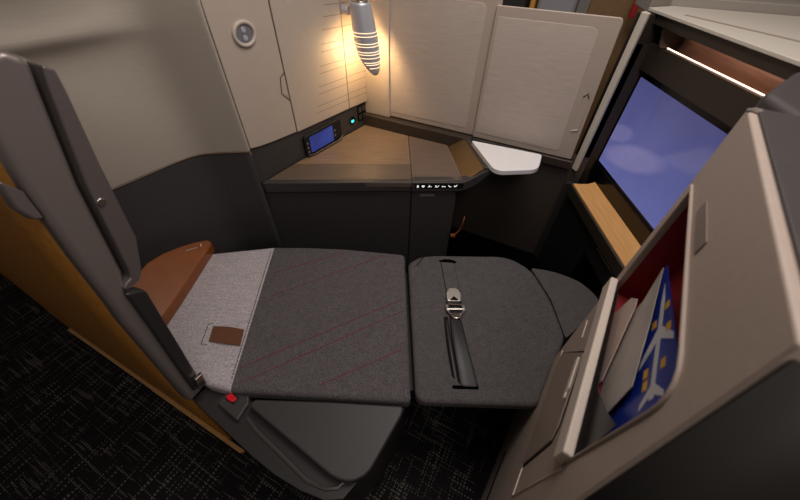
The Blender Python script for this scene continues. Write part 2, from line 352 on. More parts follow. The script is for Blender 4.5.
for dz in (-.012, .012): b.cyl(CB(.113, .002, 1.219+dz), CN, .0085, .003, 20)
b.build('button', 'lampm', hk, bevel=.001)

# dark instrument strip between cabinet and console
b = B(); b.prism([CB(-.004, -.008, .67), CB(.74, -.008, .67), CB(.74, -.008, .808), (CB(.25, -.008, .822)), CB(.10, -.008, .83), CB(-.004, -.008, .842)], -CN*.03)
tag(b.build('trim_2', 'graphite', bevel=.002), kind='structure')
t = thing('touch_handset', 'small black touchscreen handset lit blue, docked under the cabinet door', 'remote control', CB(.39, 0, .667))
def hq(l, z): return l, z+(l-.39)*.02
b = B(); b.prism([CB(*((lambda q: (q[0], .010, q[1]))(hq(l, z)))) for l, z in rrect(.266, .516, .683, .788, .016)], -CN*.016); b.build('housing', 'blackm', t, bevel=.004)
b = B(); b.prism([CB(*((lambda q: (q[0], .0125, q[1]))(hq(l, z)))) for l, z in rrect(.296, .452, .698, .776, .004)], -CN*.003); b.build('screen', 'hscreen', t)
for l, z in ((.280, .70), (.280, .722), (.280, .744), (.466, .715), (.466, .74)):
    b = B(); b.prism([CB(x, .012, zz) for x, zz in rrect(l-.004, l+.004, z, z+.010, .003)], -CN*.003); b.build('button', 'placard', t)
b = B(); b.tube([CB(.268, .014, .692), CB(.30, .018, .686), CB(.49, .018, .688), CB(.516, .014, .70)], .004, 8); b.build('cradle_rim', 'rail', t)
t = thing('usb_port', 'round charging port glowing teal beside the handset', 'charging port', CB(.625, -.008, .72))
b = B(); b.cyl(CB(.62, -.010, .737), CN, .022, .006, 24); b.build('bezel', 'black', t, bevel=.002)
b = B(); b.prism([CB(l, -.002, z) for l, z in rrect(.610, .630, .728, .742, .004)], -CN*.003); b.build('light', 'teal', t)
t = thing('power_outlet', 'black twin power outlet plate in the corner under the cabinet', 'power outlet', CB(.70, -.008, .72))
b = B(); b.prism([CB(l, -.003, z) for l, z in rrect(.668, .733, .716, .800, .006)], -CN*.006); b.build('plate', 'black', t, bevel=.001)
for l in (.684, .716):
    for z in (.736, .775):
        b = B(); b.prism([CB(x, -.001, y) for x, y in rrect(l-.011, l+.011, z-.013, z+.013, .003)], -CN*.003); b.build('socket', 'graphite', t)

# ------------------------------------------------------------ reading lamp
LC = CB(.622, .088, 0); LA = (V((.62, -.78, 0))).normalized(); LB = ZX.cross(LA)   # LA: towards the long lip of the shade
t = thing('reading_lamp', 'brushed metal reading lamp with lit stripes hanging beside the cabinet', 'lamp', LC+ZX*1.30)
def lcut(a): return 1.075-.085*math.cos(a)
def lrad(z): return .052-.010*max(0, (z-1.15)/.115)
NA = 48; NZ = 26
def lpt(a, f, extra=0):
    zb = lcut(a); z = 1.264+(zb-1.264)*f; r = lrad(z)+extra
    if z < 1.08: r *= 1-.28*((1.08-z)/.09)**2
    return LC+(LA*math.cos(a)+LB*math.sin(a))*r+V((1, .1, 0))*((1.36-z)*.13-.008)+ZX*z
b = B(); b.grid([[lpt(2*math.pi*i/NA, j/NZ) for i in range(NA+1)] for j in range(NZ+1)])
bmesh.ops.remove_doubles(b.bm, verts=b.bm.verts, dist=1e-5); shade = b.build('shade', 'lampm', t, solid=.003)
b = B(); b.cyl(LC+V((.004, 0, 1.258)), ZX, .036, .010, 24); b.build('cap', 'chrome', t, bevel=.003)
b = B(); b.tube([LC+V((.004, 0, 1.266)), LC+V((.002, 0, 1.30)), LC+V((-.02, .02, 1.36)), CB(.62, .0, 1.38)], .016, 14); b.build('arm', 'chrome', t)
b = B(); b.cyl(CB(.614, .001, 1.228), CN, .017, .037, 20); b.build('bracket', 'lampm', t, bevel=.004)
def ring_at(z):
    pts = []
    for i in range(NA+1):
        a = 2*math.pi*i/NA-math.pi; zb = lcut(a)
        f = (z-1.264)/(zb-1.264)
        if f < .97: pts.append(lpt(a, f, .0022))
    return pts
for z in (1.160, 1.147, 1.120, 1.109, 1.088, 1.078, 1.064, 1.046, 1.037, 1.022):
    pts = ring_at(z)
    if len(pts) > 3:
        b = B(); b.tube(pts, .0014, 6); b.build('lit_slit', 'slit', shade)
l = bpy.data.lights.new('reading_lamp_bulb', 'POINT'); l.energy = 2.1; l.color = (1, .65, .30); l.shadow_soft_size = .018
lo = bpy.data.objects.new('bulb', l); COL.objects.link(lo); lo.parent = t; lo.location = V((.026, .006, 0))+ZX*(-.225)

# ------------------------------------------------------------ side console
t = thing('side_console', 'dark console with a walnut wood top between the bed and the cabinet', 'console', (-.2, 1.4, 0))
F0, F1 = V((-.618, 1.206)), V((.046, 1.235)); FM0, FM1 = V((-.511, 1.364)), V((.040, 1.388)); SB = V((.028, 1.680)); CC = V((-.217, 1.799))
b = B(); b.prism([(F0.x, F0.y, .674), (F1.x, F1.y, .674), (FM1.x, FM1.y, .6795), (FM0.x, FM0.y, .6795)], (0, 0, -.02)); b.build('front_strip', 'strip', t)  # front part of the console top, darker and greyer than the rest
b = B(); b.prism([(FM0.x, FM0.y, .680), (FM1.x, FM1.y, .680), (SB.x, SB.y, .680), (CC.x, CC.y, .680)], (0, 0, -.02))
b.build('wood_top', 'ctop', t)
b = B(); b.prism([(.049, 1.238, .676), (.283, 1.262, .676), (.235, 1.588, .680), (.031, 1.678, .680), (.044, 1.343, .680)], (0, 0, -.02)); ins = b.build('tray_insert', 'insert', t)
b = B(); b.tube([(.052, 1.243, .677), (.048, 1.343, .6815), (.038, 1.668, .6815), (.228, 1.582, .6815), (.274, 1.27, .677)], .0012, 6, True); b.build('inlay_line', 'inlay', ins)
b = B(); b.prism([(.238, 1.60, .678), (.284, 1.262, .667), (.364, 1.270, .738), (.312, 1.540, .738)], (.010, 0, -.014)); b.build('end_flange', 'bronze', t)
b = B(); b.prism([(.364, 1.268, .744), (.312, 1.540, .744), (.340, 1.527, .744), (.398, 1.260, .744)], (0, 0, -.028)); b.build('flange_rim', 'graphite', t, bevel=.004)
# fascia band with a swept-up right end
f0, f1 = V((-.612, 1.200)), V((.290, 1.252))
def FR(x, o, z): q = f0+(f1-f0)*((x+.612)/.902); return V((x, q.y-o, z))
b = B(); b.prism([FR(x, 0, z) for x, z in ((-.612, .628), (.044, .628), (.044, .6775), (-.612, .6775))], (0, .03, 0)); b.build('fascia', 'graphite', t, bevel=.004)
b = B(); b.prism([FR(x, .004, z) for x, z in roundpoly([(.047, .628), (.280, .628), (.335, .655), (.405, .735), (.390, .744), (.300, .684), (.270, .676), (.047, .678)], [0, .03, .04, 0, 0, .03, .02, 0])], (0, .05, 0)); sw = b.build('switch_band', 'graphite', t, bevel=.003)
b = B(); b.prism([FR(x, .0052, z) for x, z in rrect(.060, .282, .645, .670, .003)], (0, .004, 0)); b.build('switch_strip', 'black', sw)
def icon(polys, x):
    b = B()
    for pl in polys: b.prism([FR(x+a, .0062, .6575+c) for a, c in pl], (0, .002, 0))
    b.build('switch_icon', 'icon', sw)
def bx(x0_, x1_, y0_, y1_): return [(x0_, y0_), (x1_, y0_), (x1_, y1_), (x0_, y1_)]
icon([bx(-.004, .004, -.006, .006)], .074)
icon([rrect(-.007, .007, -.002, .005, .002), bx(-.003, .003, -.006, -.003)], .098)
icon([[(-.009, -.004), (.001, -.004), (.001, -.001), (-.006, 0)], [(-.002, 0), (.003, 0), (-.001, .006), (-.004, .006)], bx(.003, .010, -.003, -.001)], .128)
icon([[(-.009, .004), (-.004, .005), (.004, -.003), (.002, -.006)], bx(-.008, -.001, -.005, -.003), [(.004, -.004), (.006, -.004), (.011, .005), (.008, .005)]], .160)
icon([rrect(-.009, .000, -.004, .001, .002), bx(.001, .009, -.004, -.001)], .192)
icon([[(-.008, .004), (-.004, .005), (.002, -.003), (.0, -.005)], bx(.001, .008, -.005, -.002)], .219)
icon([rrect(-.007, -.001, -.004, .003, .002), [(-.001, -.004), (.003, -.004), (.008, .006), (.003, .005)]], .246)
b = B(); b.prism([FR(-.632, -.016, 0), FR(.044, -.016, 0), FR(.044, -.016, .642), FR(-.632, -.016, .642)], (0, .02, 0)); b.build('front_panel', 'cfront', t, bevel=.003)
b = B(); b.prism([FR(x, -.012, z) for x, z in roundpoly([(.047, 0), (.262, 0), (.262, .634), (.047, .634)], [0, 0, .07, 0], 8)], (0, .02, 0)); pn = b.build('end_panel', 'cfront', t, bevel=.008)
b = B(); b.prism([FR(x, -.011, z) for x, z in rrect(.087, .156, .590, .603, .002)], (0, .002, 0)); pl = b.build('placard', 'placard', pn)
b = B()
for i, wd in enumerate((.007, .005, .008, .006, .004, .007)): b.prism([FR(.093+i*.010, -.0105, .594), FR(.093+i*.010+wd, -.0105, .594), FR(.093+i*.010+wd, -.0105, .5985), FR(.093+i*.010, -.0105, .5985)], (0, .001, 0))
b.build('placard_print', 'disc', pl)
b = B(); b.prism([(-.60, 1.24, .64), (.26, 1.27, .64), (.22, 1.60, .64), (-.20, 1.76, .64)], (0, 0, -.60)); b.build('body', 'blackm', t)
t = thing('leather_pull', 'short tan leather pull loop at the right end of the dark console', 'strap', (.29, 1.22, .40))
b = B(); pts = [(.268, .384), (.282, .392), (.294, .418), (.302, .455), (.306, .500)]
b.grid([[(x-.006*(i < 2), 1.205, z) for i, (x, z) in enumerate(pts)], [(x+.004, 1.222, z+.002) for x, z in pts]]); b.build('loop', 'leather', t, solid=.004)
b = B(); b.prism([(x, 1.203, z) for x, z in rrect(.254, .280, .374, .392, .005)], (0, .012, 0)); b.build('end_tab', 'leather', t, bevel=.002)

# ------------------------------------------------------------ white side table
t = thing('side_table', 'small white rounded ledge table under the right sliding panel', 'table', (.49, 1.38, .71))
b = B(); b.prism(z3(roundpoly([(q[0]*.971, q[1]*.971) for q in ((.340, 1.516), (.655, 1.392), (.600, 1.258), (.405, 1.236))], [.015, .02, .045, .05], 6), .745), (0, 0, .022)); b.build('tabletop', 'white', t, bevel=.007, seg=4)
b = B(); b.prism(z3([(.45, 1.485), (.60, 1.41), (.55, 1.31), (.45, 1.30)], .70), (0, 0, .046)); b.build('bracket', 'blackm', t)

# ------------------------------------------------------------ monitor wall (faces the head of the bed)
Y0, Y1 = .70, 1.352
wr = None
def ex(name, prof_, mt, y0=Y0, y1=Y1, bevel=0, label=None, par=True):
    b = B(); b.prism([(x, y0, z) for x, z in prof_], (0, y1-y0, 0)); o = b.build(name, mt, wr if par else None, bevel=bevel)
    if label: o['label'] = label
    return o
wr = tag(ex('wall_right', [(.93, 0), (1.02, 0), (1.02, 1.285), (.975, 1.285), (.975, 1.12), (.93, 1.12)], 'surround', par=False, y1=1.42), kind='structure')
ex('top_rail', [(.866, 1.262), (.975, 1.262), (.975, 1.292), (.866, 1.292)], 'surround', y1=1.42, bevel=.003)
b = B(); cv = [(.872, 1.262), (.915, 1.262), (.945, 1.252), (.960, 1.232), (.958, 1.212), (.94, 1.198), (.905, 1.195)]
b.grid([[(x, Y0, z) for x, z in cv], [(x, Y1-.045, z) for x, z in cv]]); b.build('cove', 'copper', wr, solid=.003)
b = B(); b.prism([(x, Y1-.045, z) for x, z in [(.868, 1.262), (.97, 1.262), (.97, 1.190), (.900, 1.190), (.880, 1.215)]], (0, .008, 0)); b.build('cove_end', 'surround', wr)
ex('cove_lip', [(.890, 1.122), (.93, 1.122), (.93, 1.196), (.912, 1.196), (.912, 1.206), (.890, 1.206)], 'surround', bevel=.002, y1=1.40)
ls = ex('led_strip', [(.909, 1.2065), (.912, 1.2065), (.912, 1.2080), (.909, 1.2080)], 'led', y1=1.30)
ex('side_cheek', [(.822, .66), (.93, .66), (.93, 1.29), (.822, 1.29)], 'surround', y0=1.375, y1=1.42, bevel=.003)
b = B(); b.prism([(.822, 1.375, .60), (.868, 1.375, .60), (.905, 1.362, .60), (.905, 1.40, .60), (.822, 1.40, .60)], (0, 0, .60)); b.build('jamb_fillet', 'surround', wr)
ex('lower_rail', [(.896, .66), (.93, .66), (.93, .735), (.896, .735)], 'black', y1=1.40, bevel=.004)
ld = ex('ledge', [(.80, .64), (.80, .656), (.83, .654), (.87, .655), (.893, .664), (.90, .672), (.93, .672), (.93, .64)], 'ledge', y0=.73, y1=1.292)
ld['label'] = 'golden wood ledge below the monitor'
ex('ledge_front', [(.790, .60), (.93, .60), (.93, .640), (.800, .640), (.799, .652), (.790, .652)], 'surround', y0=.73, y1=1.285, bevel=.003)
ex('footwell_front', [(.806, .50), (.93, .50), (.93, .60), (.806, .60)], 'blackm', y0=.74, y1=1.31)
b = B(); b.tube([(.8045, .945, .578), (.8045, .80, .578)], .004, 6); b.build('groove_line', 'rail', wr)
b = B(); b.abox(.806, .93, 1.0, 1.31, 0, .5); b.build('footwell_side', 'blackm', wr)
b = B(); b.prism([(.782, 1.318, .0), (.808, 1.306, .0), (.82, 1.33, .0), (.80, 1.345, .0)], (0, 0, .64)); b.build('corner_fillet', 'gap', wr)
b = B(); b.prism([(.794, 1.350, .70), (.806, 1.324, .70), (.818, 1.332, .70), (.818, 1.372, .70)], (0, 0, .60))
tag(b.build('trim_4', 'cap', bevel=.003), kind='structure')
# top cap seen from above
b = B(); b.prism([(.858, 1.425, 1.292), (.858, .76, 1.292), (1.40, .76, 1.292), (1.33, 1.31, 1.292), (.96, 1.465, 1.292)], (0, 0, .010)); cp = tag(b.build('trim_5', 'cap', bevel=.002), kind='structure')
b = B(); b.prism([(.90, 1.29, 1.302), (.912, 1.298, 1.302), (1.07, .78, 1.302), (1.055, .78, 1.302)], (0, 0, .0012)); b.build('seam_line', 'groove', cp)
b = B(); b.prism([(.862, 1.43, 1.285), (.955, 1.468, 1.285), (1.42, 1.275, 1.285), (1.60, 1.40, 1.285), (1.50, 1.57, 1.285), (1.10, 1.64, 1.285), (.90, 1.60, 1.285)], (0, 0, .045)); b.build('rim_block', 'capgrey', cp, bevel=.004)
b = B(); b.prism([(1.10, 1.66, 1.2), (1.9, 1.55, 1.2), (2.1, 2.0, 1.2), (1.2, 2.1, 1.2)], (0, 0, .12)); b.build('far_block', 'nbdark', cp)

# the monitor itself
t = thing('monitor', 'large wall monitor showing a violet blue sky, facing the bed', 'monitor', (.92, 1.03, .70))
b = B(); b.prism([(.902, y, z) for y, z in rrect(.715, 1.375, .722, 1.126, .006)], (.02, 0, 0)); b.build('bezel', 'black', t, bevel=.002)
b = B(); b.prism([(.9005, y, z) for y, z in rrect(.735, 1.347, .748, 1.100, .002)], (.003, 0, 0)); b.build('screen', 'screen', t)

# ------------------------------------------------------------ the bed-seat
t = thing('lie_flat_seat', 'charcoal and light grey airline seat folded flat as a bed', 'seat', (-.1, .7, 0))
ZT = .46
def cushion(name, pts, mt, skip=None, z0=.415, z1=ZT, bev=.018):
    b = B(); b.prism(z3(pts, z0), (0, 0, z1-z0)); return b.build(name, mt, t, bevel=bev, seg=5, skip=skip)
def seam(pa, pb, tol=.004):
    pa, pb = V(pa), V(pb); tt = (pb-pa).normalized()
    def f(mid, e):
        q = V((mid.x, mid.y))-pa; dd = abs(q.x*tt.y-q.y*tt.x)
        return dd < tol or mid.z < .42
    return f
sa, sb = (-.566, 1.026), (-.521, .384)
cushion('light_fabric_panel', [(-.97, .95), (-.86, .972), sa, sb, (-.60, .402), (-.70, .448), (-.80, .52), (-.97, .66)], 'lightfab', seam(sa, sb))['label'] = 'light grey fabric head section'
dp = cushion('dark_fabric_panel', [sa, (-.42, 1.030), (-.25, 1.026)]+[(.022, 1.000), (.046, .364)]+[sb], 'darkfab', seam(sa, sb)); dp['label'] = 'charcoal fabric back section'
def stitch(a, c_, n=None):
    a, c_ = V((*a, ZT+.0003)), V((*c_, ZT+.0003)); L_ = (c_-a).length; n = int(L_/.011); d = (c_-a)/n
    for i in range(n): b.tube([a+d*i, a+d*(i+.72)], .0015, 5)
for a, c_ in (((-.543, .862), (-.242, .997)), ((-.495, .755), (-.066, .987)), ((-.514, .462), (.014, .751)), ((-.485, .417), (.016, .696)), ((-.245, .410), (.018, .541))):
    b = B(); stitch(a, c_); b.build('red_stitching', 'red_thread', dp)
b = B()
stitch((-.574, .99), (-.530, .42)); b.build('seam_stitching', 'dthread', dp)
b = B(); b.prism([V(q)+V((0, 0, h)) for q, h in (((-.668, .611, ZT), .004), ((-.610, .606, ZT), .010), ((-.552, .600, ZT), .005), ((-.543, .536, ZT), .005), ((-.603, .541, ZT), .011), ((-.659, .550, ZT), .004))], (0, 0, -.004)); tb = b.build('leather_tab', 'tab', t, bevel=.0015)
b = B(); b.tube([(-.675, .625, ZT), (-.690, .62, ZT), (-.682, .54, ZT), (-.66, .538, ZT)], .0012, 5); b.build('tab_stitching', 'dthread', tb)
# leather headrest
hp = [(x, y, 0) for x, y in ((-.816, .985), (-.822, .999), (-.838, 1.000), (-.868, .966), (-.900, .918), (-.930, .862), (-.950, .800), (-.956, .690), (-.945, .56), (-.83, .545), (-.822, .70), (-.818, .86))]
hp = [(x, y, .514+.60*(-.83-x)) for x, y, z in hp]
b = B(); b.loft2([V(q)+V((-.004, 0, -.05)) for q in hp], hp); hr = b.build('headrest', 'leather', t, bevel=.016, seg=4); hr['label'] = 'tan leather headrest'
hn = V((.60, 0, 1)).normalized(); hx = (V((.52, .78, -.312))).normalized(); hy = hn.cross(hx)
def HQ(x, y): return V((x, y, .514+.60*(-.83-x)))
text('headrest_wordmark', 'American', .0115, 'ring', hr, HQ(-.872, .905)+hn*.0006, hx, hy, .0012)
e0 = HQ(-.843, .950); b = B(); b.prism([e0+hn*.001+hx*a_+hy*c_ for a_, c_ in ((0, -.001), (.004, -.001), (.012, .013), (.008, .014))], hn*.001); b.build('headrest_emblem', 'ring', hr)
# seat cushion and leg rest
sc = cushion('seat_cushion', roundpoly([(.036, .945), (.060, .366), (.440, .362), (.510, .470), (.606, .600), (.604, .77), (.568, .928), (.50, .988), (.447, 1.003), (.146, .998), (.085, .985)], [.02, .03, .02, .03, .03, .05, .05, .04, .03, .03, .02], 3), 'seatfab', bev=.016)
b = B(); b.tube([(.075, .93, ZT+.0005), (.09, .955, ZT+.0005), (.105, .98, ZT-.001)], .003, 6); b.build('fold_line', 'dthread', sc)
b = B(); b.prism(z3([(.168, .962), (.20, .972), (.232, .968), (.250, .956), (.236, .944), (.205, .953), (.185, .948)], ZT-.002), (0, 0, .003)); b.build('belt_opening', 'hole', sc)
b = B(); b.prism(z3(rrect(.178, .262, .408, .420, .005), ZT-.002), (0, 0, .0026)); b.build('belt_slot', 'hole', sc)
b = B(); b.prism([(.178, .950, ZT), (.235, .946, ZT), (.246, .790, ZT), (.188, .788, ZT)], (0, 0, .006)); b.build('belt_sleeve', 'seatfab', sc, bevel=.002)
b = B(); b.tube([(.180, .945, ZT+.005), (.190, .79, ZT+.005)], .0016, 5); b.tube([(.233, .945, ZT+.005), (.244, .79, ZT+.005)], .0014, 5); b.build('sleeve_piping', 'dthread', sc)
cushion('leg_rest', roundpoly([(.572, .940), (.608, .775), (.608, .602), (.70, .672), (.800, .750), (.797, .80), (.760, .872), (.66, .925)], [.01, .02, .01, .02, .02, .03, .04, .04], 3), 'seatfab', z1=.452, bev=.018)
b = B(); b.abox(-.84, .56, .64, .93, .02, .41); b.build('seat_base', 'blackm', t)
b = B(); b.abox(-.5, .40, .42, .64, .33, .41); b.build('seat_pan', 'blackm', t)
# armrest body, pad, buckle receptacle
def wl2(s, d): q = AN(s, d, 0); return (q.x, q.y)
arm_out = [wl2(-.750, .050), wl2(-.70, .043), wl2(-.616, .034), wl2(-.467, .019), wl2(-.38, .014), wl2(-.294, .018), wl2(-.22, .030), wl2(-.178, .055), wl2(-.150, .15), wl2(-.136, .26), wl2(-.1335, .338)]
arm_in = [(.02, .362), (-.20, .368), (-.46, .372), (-.552, .396), (-.60, .45)]
b = B(); b.loft2([(q[0]+NX.x*.03, q[1]+NX.y*.03, .04) for q in arm_out]+[(q[0], q[1], .04) for q in arm_in], [(q[0], q[1], .415) for q in arm_out+arm_in]); ar = b.build('armrest', 'rail', t, bevel=.012, seg=3)
b = B(); b.prism(z3(roundpoly([(-.452, .345), (-.444, .366), (-.20, .364), (.022, .357), (.020, .335), (-.072, .178), (-.118, .158), (-.165, .168)], [.01, .02, .02, .02, .03, .05, .03, .05], 5), .408), (0, 0, .042)); b.build('armrest_pad', 'pad', ar, bevel=.013, seg=4)
ro = [wl2(-.28, .040), wl2(-.40, .056), wl2(-.50, .068), wl2(-.56, .080)]
b = B(); b.tube([(*wl2(-.190, .105), .412), (*wl2(-.205, .07), .414), (*wl2(-.235, .052), .414), (*wl2(-.29, .044), .414), (*wl2(-.40, .060), .414), (*wl2(-.50, .074), .414), (*wl2(-.555, .088), .412)], .007, 8); b.build('raised_rail', 'graphite', ar)
b = B(); b.prism([(*wl2(s, d), .40) for s, d in ((-.66, .075), (-.565, .066), (-.572, .122), (-.595, .145), (-.655, .128))], (0, 0, .035)); bk = b.build('buckle_receptacle', 'graphite', ar, bevel=.006)
c_ = AN(-.628, .108, .436); b = B(); b.box(c_, AX*.020, NX*.012, ZX*.003); b.build('slot_rim', 'blackm', bk, bevel=.003)
b = B(); b.prism([AN(-.628+x, .108+y, .436) for x, y in roundpoly([(-.017, -.006), (-.010, -.010), (.010, -.010), (.016, -.004), (.016, .006), (-.010, .010), (-.017, .005)], .003)], (0, 0, .007)); b.build('release_button', 'redbtn', bk, bevel=.002)

# ------------------------------------------------------------ seat belt
t = thing('seat_belt', 'black seat belt with a steel buckle lying across the seat cushion', 'seat belt', (.22, .68, ZT))
b = B(); rows = []
for k in range(15):
    f = k/14; y = .672-f*.258; x = .212+.022*f-.004*math.sin(f*3); w = .022+.008*f; zz = ZT+.005+.007*math.sin(math.pi*min(1, f*1.15))-.006*max(0, f-.8)*5
    rows.append([(x-w, y+.002, zz), (x-w*.3, y, zz+.003), (x+w*.3, y, zz+.001), (x+w, y-.002, zz)])
b.grid(rows); wb_ = b.build('webbing', 'web', t, solid=.002, sub=1)
b = B(); b.grid([[(q[0]-.020, q[1], q[2]-.004) for q in r[:2]] for r in rows]); b.build('webbing_loop', 'web', t, solid=.002)
b = B(); b.prism(z3(roundpoly([(.186, .735), (.240, .735), (.246, .772), (.232, .800), (.196, .800), (.184, .770)], [.006, .006, .01, .012, .012, .01], 4), ZT+.002), (0, 0, .018)); bu = b.build('buckle', 'steel', t, bevel=.005, seg=3)
b = B(); b.prism(z3([(.197, .738), (.231, .738), (.214, .757)], ZT+.0195), (0, 0, .0025)); b.build('buckle_notch', 'black', bu)
b = B(); b.abox(.186, .242, .722, .738, ZT+.002, ZT+.012); b.build('buckle_mouth', 'black', bu)
b = B()
b.tube([(.190, .724, ZT+.012), (.188, .690, ZT+.012), (.206, .664, ZT+.012), (.226, .664, ZT+.012), (.243, .690, ZT+.012), (.241, .724, ZT+.012)], .0045, 8, True)
b.tube([(.184, .700, ZT+.014), (.247, .702, ZT+.014)], .006, 8)
for x in (.184, .247): b.box((x, .706, ZT+.011), (.004, 0, 0), (0, .014, 0), (0, 0, .006))
b.tube([(.198, .684, ZT+.013), (.216, .668, ZT+.013), (.234, .684, ZT+.013)], .003, 6)
b.build('tongue', 'chrome', t)

# ------------------------------------------------------------ seat shell on the aisle (left)
t = thing('seat_shell', 'amber wood seat shell on the aisle with a gunmetal front post', 'seat shell', AN(-1.6, .1, 0))
pd = [(0, .030), (.02, .031), (.496, .050), (.843, .080), (1.026, .102), (1.18, .124), (1.252, .139), (1.32, .165)]
ss = [-2.95, -1.9, -1.2, -.95, -.752]
b = B(); b.grid([[AN(s, d+(.035 if s < -2 else 0)*(1-z/1.4), z) for s in ss] for z, d in pd]); b.build('outer_panel', 'wood', t, solid=.010)
b = B(); b.grid([[AN(s, d+.020, z) for s in ss] for z, d in pd[2:]]); b.build('inner_panel', 'shell', t, solid=.006)
post = [(.038, .43), (.043, .496), (.073, .843), (.080, .889), (.095, 1.026), (.117, 1.18), (.132, 1.252), (.147, 1.308), (.175, 1.350), (.208, 1.366), (.234, 1.346), (.223, 1.31), (.180, 1.155), (.141, .954), (.122, .91), (.127, .735), (.102, .53), (.090, .43)]
b = B(); b.prism([AN(-.735, d, z) for d, z in post], AX*-.05); b.build('front_post', 'post', t, bevel=.013, seg=5)
b = B(); b.prism([AN(-.79, d, z) for d, z in ((.145, 1.285), (.175, 1.340), (.215, 1.355), (.255, 1.335), (.258, 1.30))], AX*-2.1); b.build('top_rail', 'post', t, bevel=.012, seg=3)
b = B(); b.prism([AN(-.725, d, z) for d, z in ((.086, .47), (.103, .53), (.129, .735), (.147, .880), (.140, .895), (.114, .912), (.100, .78), (.075, .56), (.066, .47))], AX*-.03); b.build('lower_cover', 'rail', t, bevel=.006)
b = B(); b.box(AN(-.716, .094, .502), AX*.006, NX*.013, (NX*.2+ZX).normalized()*.026); b.build('hinge_plate', 'chrome', t, bevel=.003)
for nm, s0_, s1_, d_, z_ in (('edge_strip', -1.87, -.825, .018, .0), ('edge_strip', -1.2, -.668, .016, .024)):
    b = B(); b.prism([AN(s0_, d_-.004, z_), AN(s1_-.01, d_-.004, z_), AN(s1_, d_+.006, z_), AN(s1_, d_+.012, z_), AN(s0_, d_+.012, z_)], (0, 0, .020)); b.build(nm, 'edge', t, bevel=.003)
b = B(); b.prism([AN(s, d, z) for s, d, z in ((-.745, .102, 1.208), (-.740, .116, 1.180), (-.740, .114, 1.168), (-.735, .109, 1.128), (-.737, .098, 1.134), (-.742, .092, 1.160))], AX*-.014+NX*-.006); b.build('latch_handle', 'bar', t, bevel=.004)

# sliding door stowed inside the shell, only its leading edge shows
t = thing('sliding_door', 'gunmetal edge of the sliding door, stowed beside the shell post', 'door', AN(-.80, .2, .91))
bar = [(.240, 1.338), (.253, 1.328), (.249, 1.298), (.225, 1.173), (.199, 1.011), (.176, .956), (.164, .930), (.151, .917), (.124, .914), (.118, .924), (.130, .932), (.142, .936), (.149, .954), (.187, 1.152), (.230, 1.308)]
b = B(); b.prism([AN(-.728, d, z) for d, z in bar], AX*-.05); db = b.build('leading_edge', 'bar', t, bevel=.004, seg=3)
b = B(); b.cyl(AN(-.728, .188, 1.115), AX, .0075, .004, 20); b.build('screw_cap', 'chrome', db, bevel=.002)

# ------------------------------------------------------------ doorway pillar with the literature pocket (right)
PA = V((.543, .526, 0)); PB = V((.275, .114, 0)); PU = (PB-PA).normalized(); PN = V((PU.y, -PU.x, 0))
if PN.dot(V((-1, 0, 0))) < 0: PN = -PN
def PW(w, o, z): return PA+PU*w+PN*o+ZX*z               # along the panel, out of it, up
t = thing('doorway_pillar', 'greige doorway pillar with a literature pocket and a dark rear shell', 'pillar', PA)
outl = [(-.002, 0), (.690, 0), (.630, .45), (.540, .99), (.4915, 1.302), (-.002, 1.302)]
pock = [(.030, .862), (.470, .862), (.470, 1.168), (.030, 1.168)]
pk = roundpoly(pock, [.004, .01, .05, .006], 8)
def hit(poly, c, ang):
    d = V((math.cos(ang), math.sin(ang))); best = None
    for i in range(len(poly)):
        a, e = V(poly[i]), V(poly[(i+1) % len(poly)]); q = e-a; den = d.x*q.y-d.y*q.x
        if abs(den) < 1e-9: continue
        tt = ((a.x-c.x)*q.y-(a.y-c.y)*q.x)/den; uu = ((a.x-c.x)*d.y-(a.y-c.y)*d.x)/den
        if tt > 0 and -1e-6 <= uu <= 1+1e-6 and (best is None or tt < best): best = tt
    return c+d*best
pc = V((.25, 1.02)); angs = sorted({round(math.atan2(q[1]-pc.y, q[0]-pc.x), 5) for q in pk+outl})
b = B(); rows = []
inn = [hit(pk, pc, a) for a in angs]; out = [hit(outl, pc, a) for a in angs]
vi = [b.bm.verts.new(PW(q.x, 0, q.y)) for q in inn]; vo = [b.bm.verts.new(PW(q.x, 0, q.y)) for q in out]
vib = [b.bm.verts.new(PW(q.x, -.078, q.y)) for q in inn]; vob = [b.bm.verts.new(PW(q.x, -.078, q.y)) for q in out]
n = len(angs)
for i in range(n):
    j = (i+1) % n
    b.face((vi[i], vi[j], vo[j], vo[i])); b.face((vib[j], vib[i], vob[i], vob[j])); b.face((vi[j], vi[i], vib[i], vib[j])); b.face((vo[i], vo[j], vob[j], vob[i]))
b.build('front_panel', 'pillar', t, bevel=.0035, seg=3)
b = B(); inn = [pc+(q-pc)*.988 for q in inn]; q_ = [PW(q.x, -.012, q.y) for q in inn]; q2 = [PW(q.x, -.075, q.y) for q in inn]
v1 = [b.bm.verts.new(x) for x in q_]; v2 = [b.bm.verts.new(x) for x in q2]
for i in range(n): b.face((v1[i], v1[(i+1) % n], v2[(i+1) % n], v2[i]))
b.face(v2); b.build('pocket_liner', 'crimson', t)
b = B(); b.prism([PW(w, .0, z) for w, z in roundpoly([(.022, .856), (.475, .856), (.475, .906), (.026, .906)], .006)], PN*.017); b.build('pocket_lip', 'lip', t, bevel=.005)
b = B(); b.tube([PW(w, .001, z) for w, z in roundpoly([(.462, .868), (.475, .88), (.475, 1.172), (.025, 1.172)], [0, .01, .05, 0])], .003, 8); b.build('pocket_rim', 'pillar', t)
b = B(); b.prism([PW(w, .0, z) for w, z in roundpoly([(.048, .565), (.19, .795), (.372, .770), (.398, .748), (.404, .545), (.10, .545)], .006)], PN*.004); fl = b.build('hatch', 'flap', t, bevel=.002)
b = B(); b.tube([PW(w, .0005, z) for w, z in [(.044, .56), (.187, .799), (.374, .774), (.402, .750), (.408, .541)]], .002, 6); b.build('hatch_gap', 'gap', t)
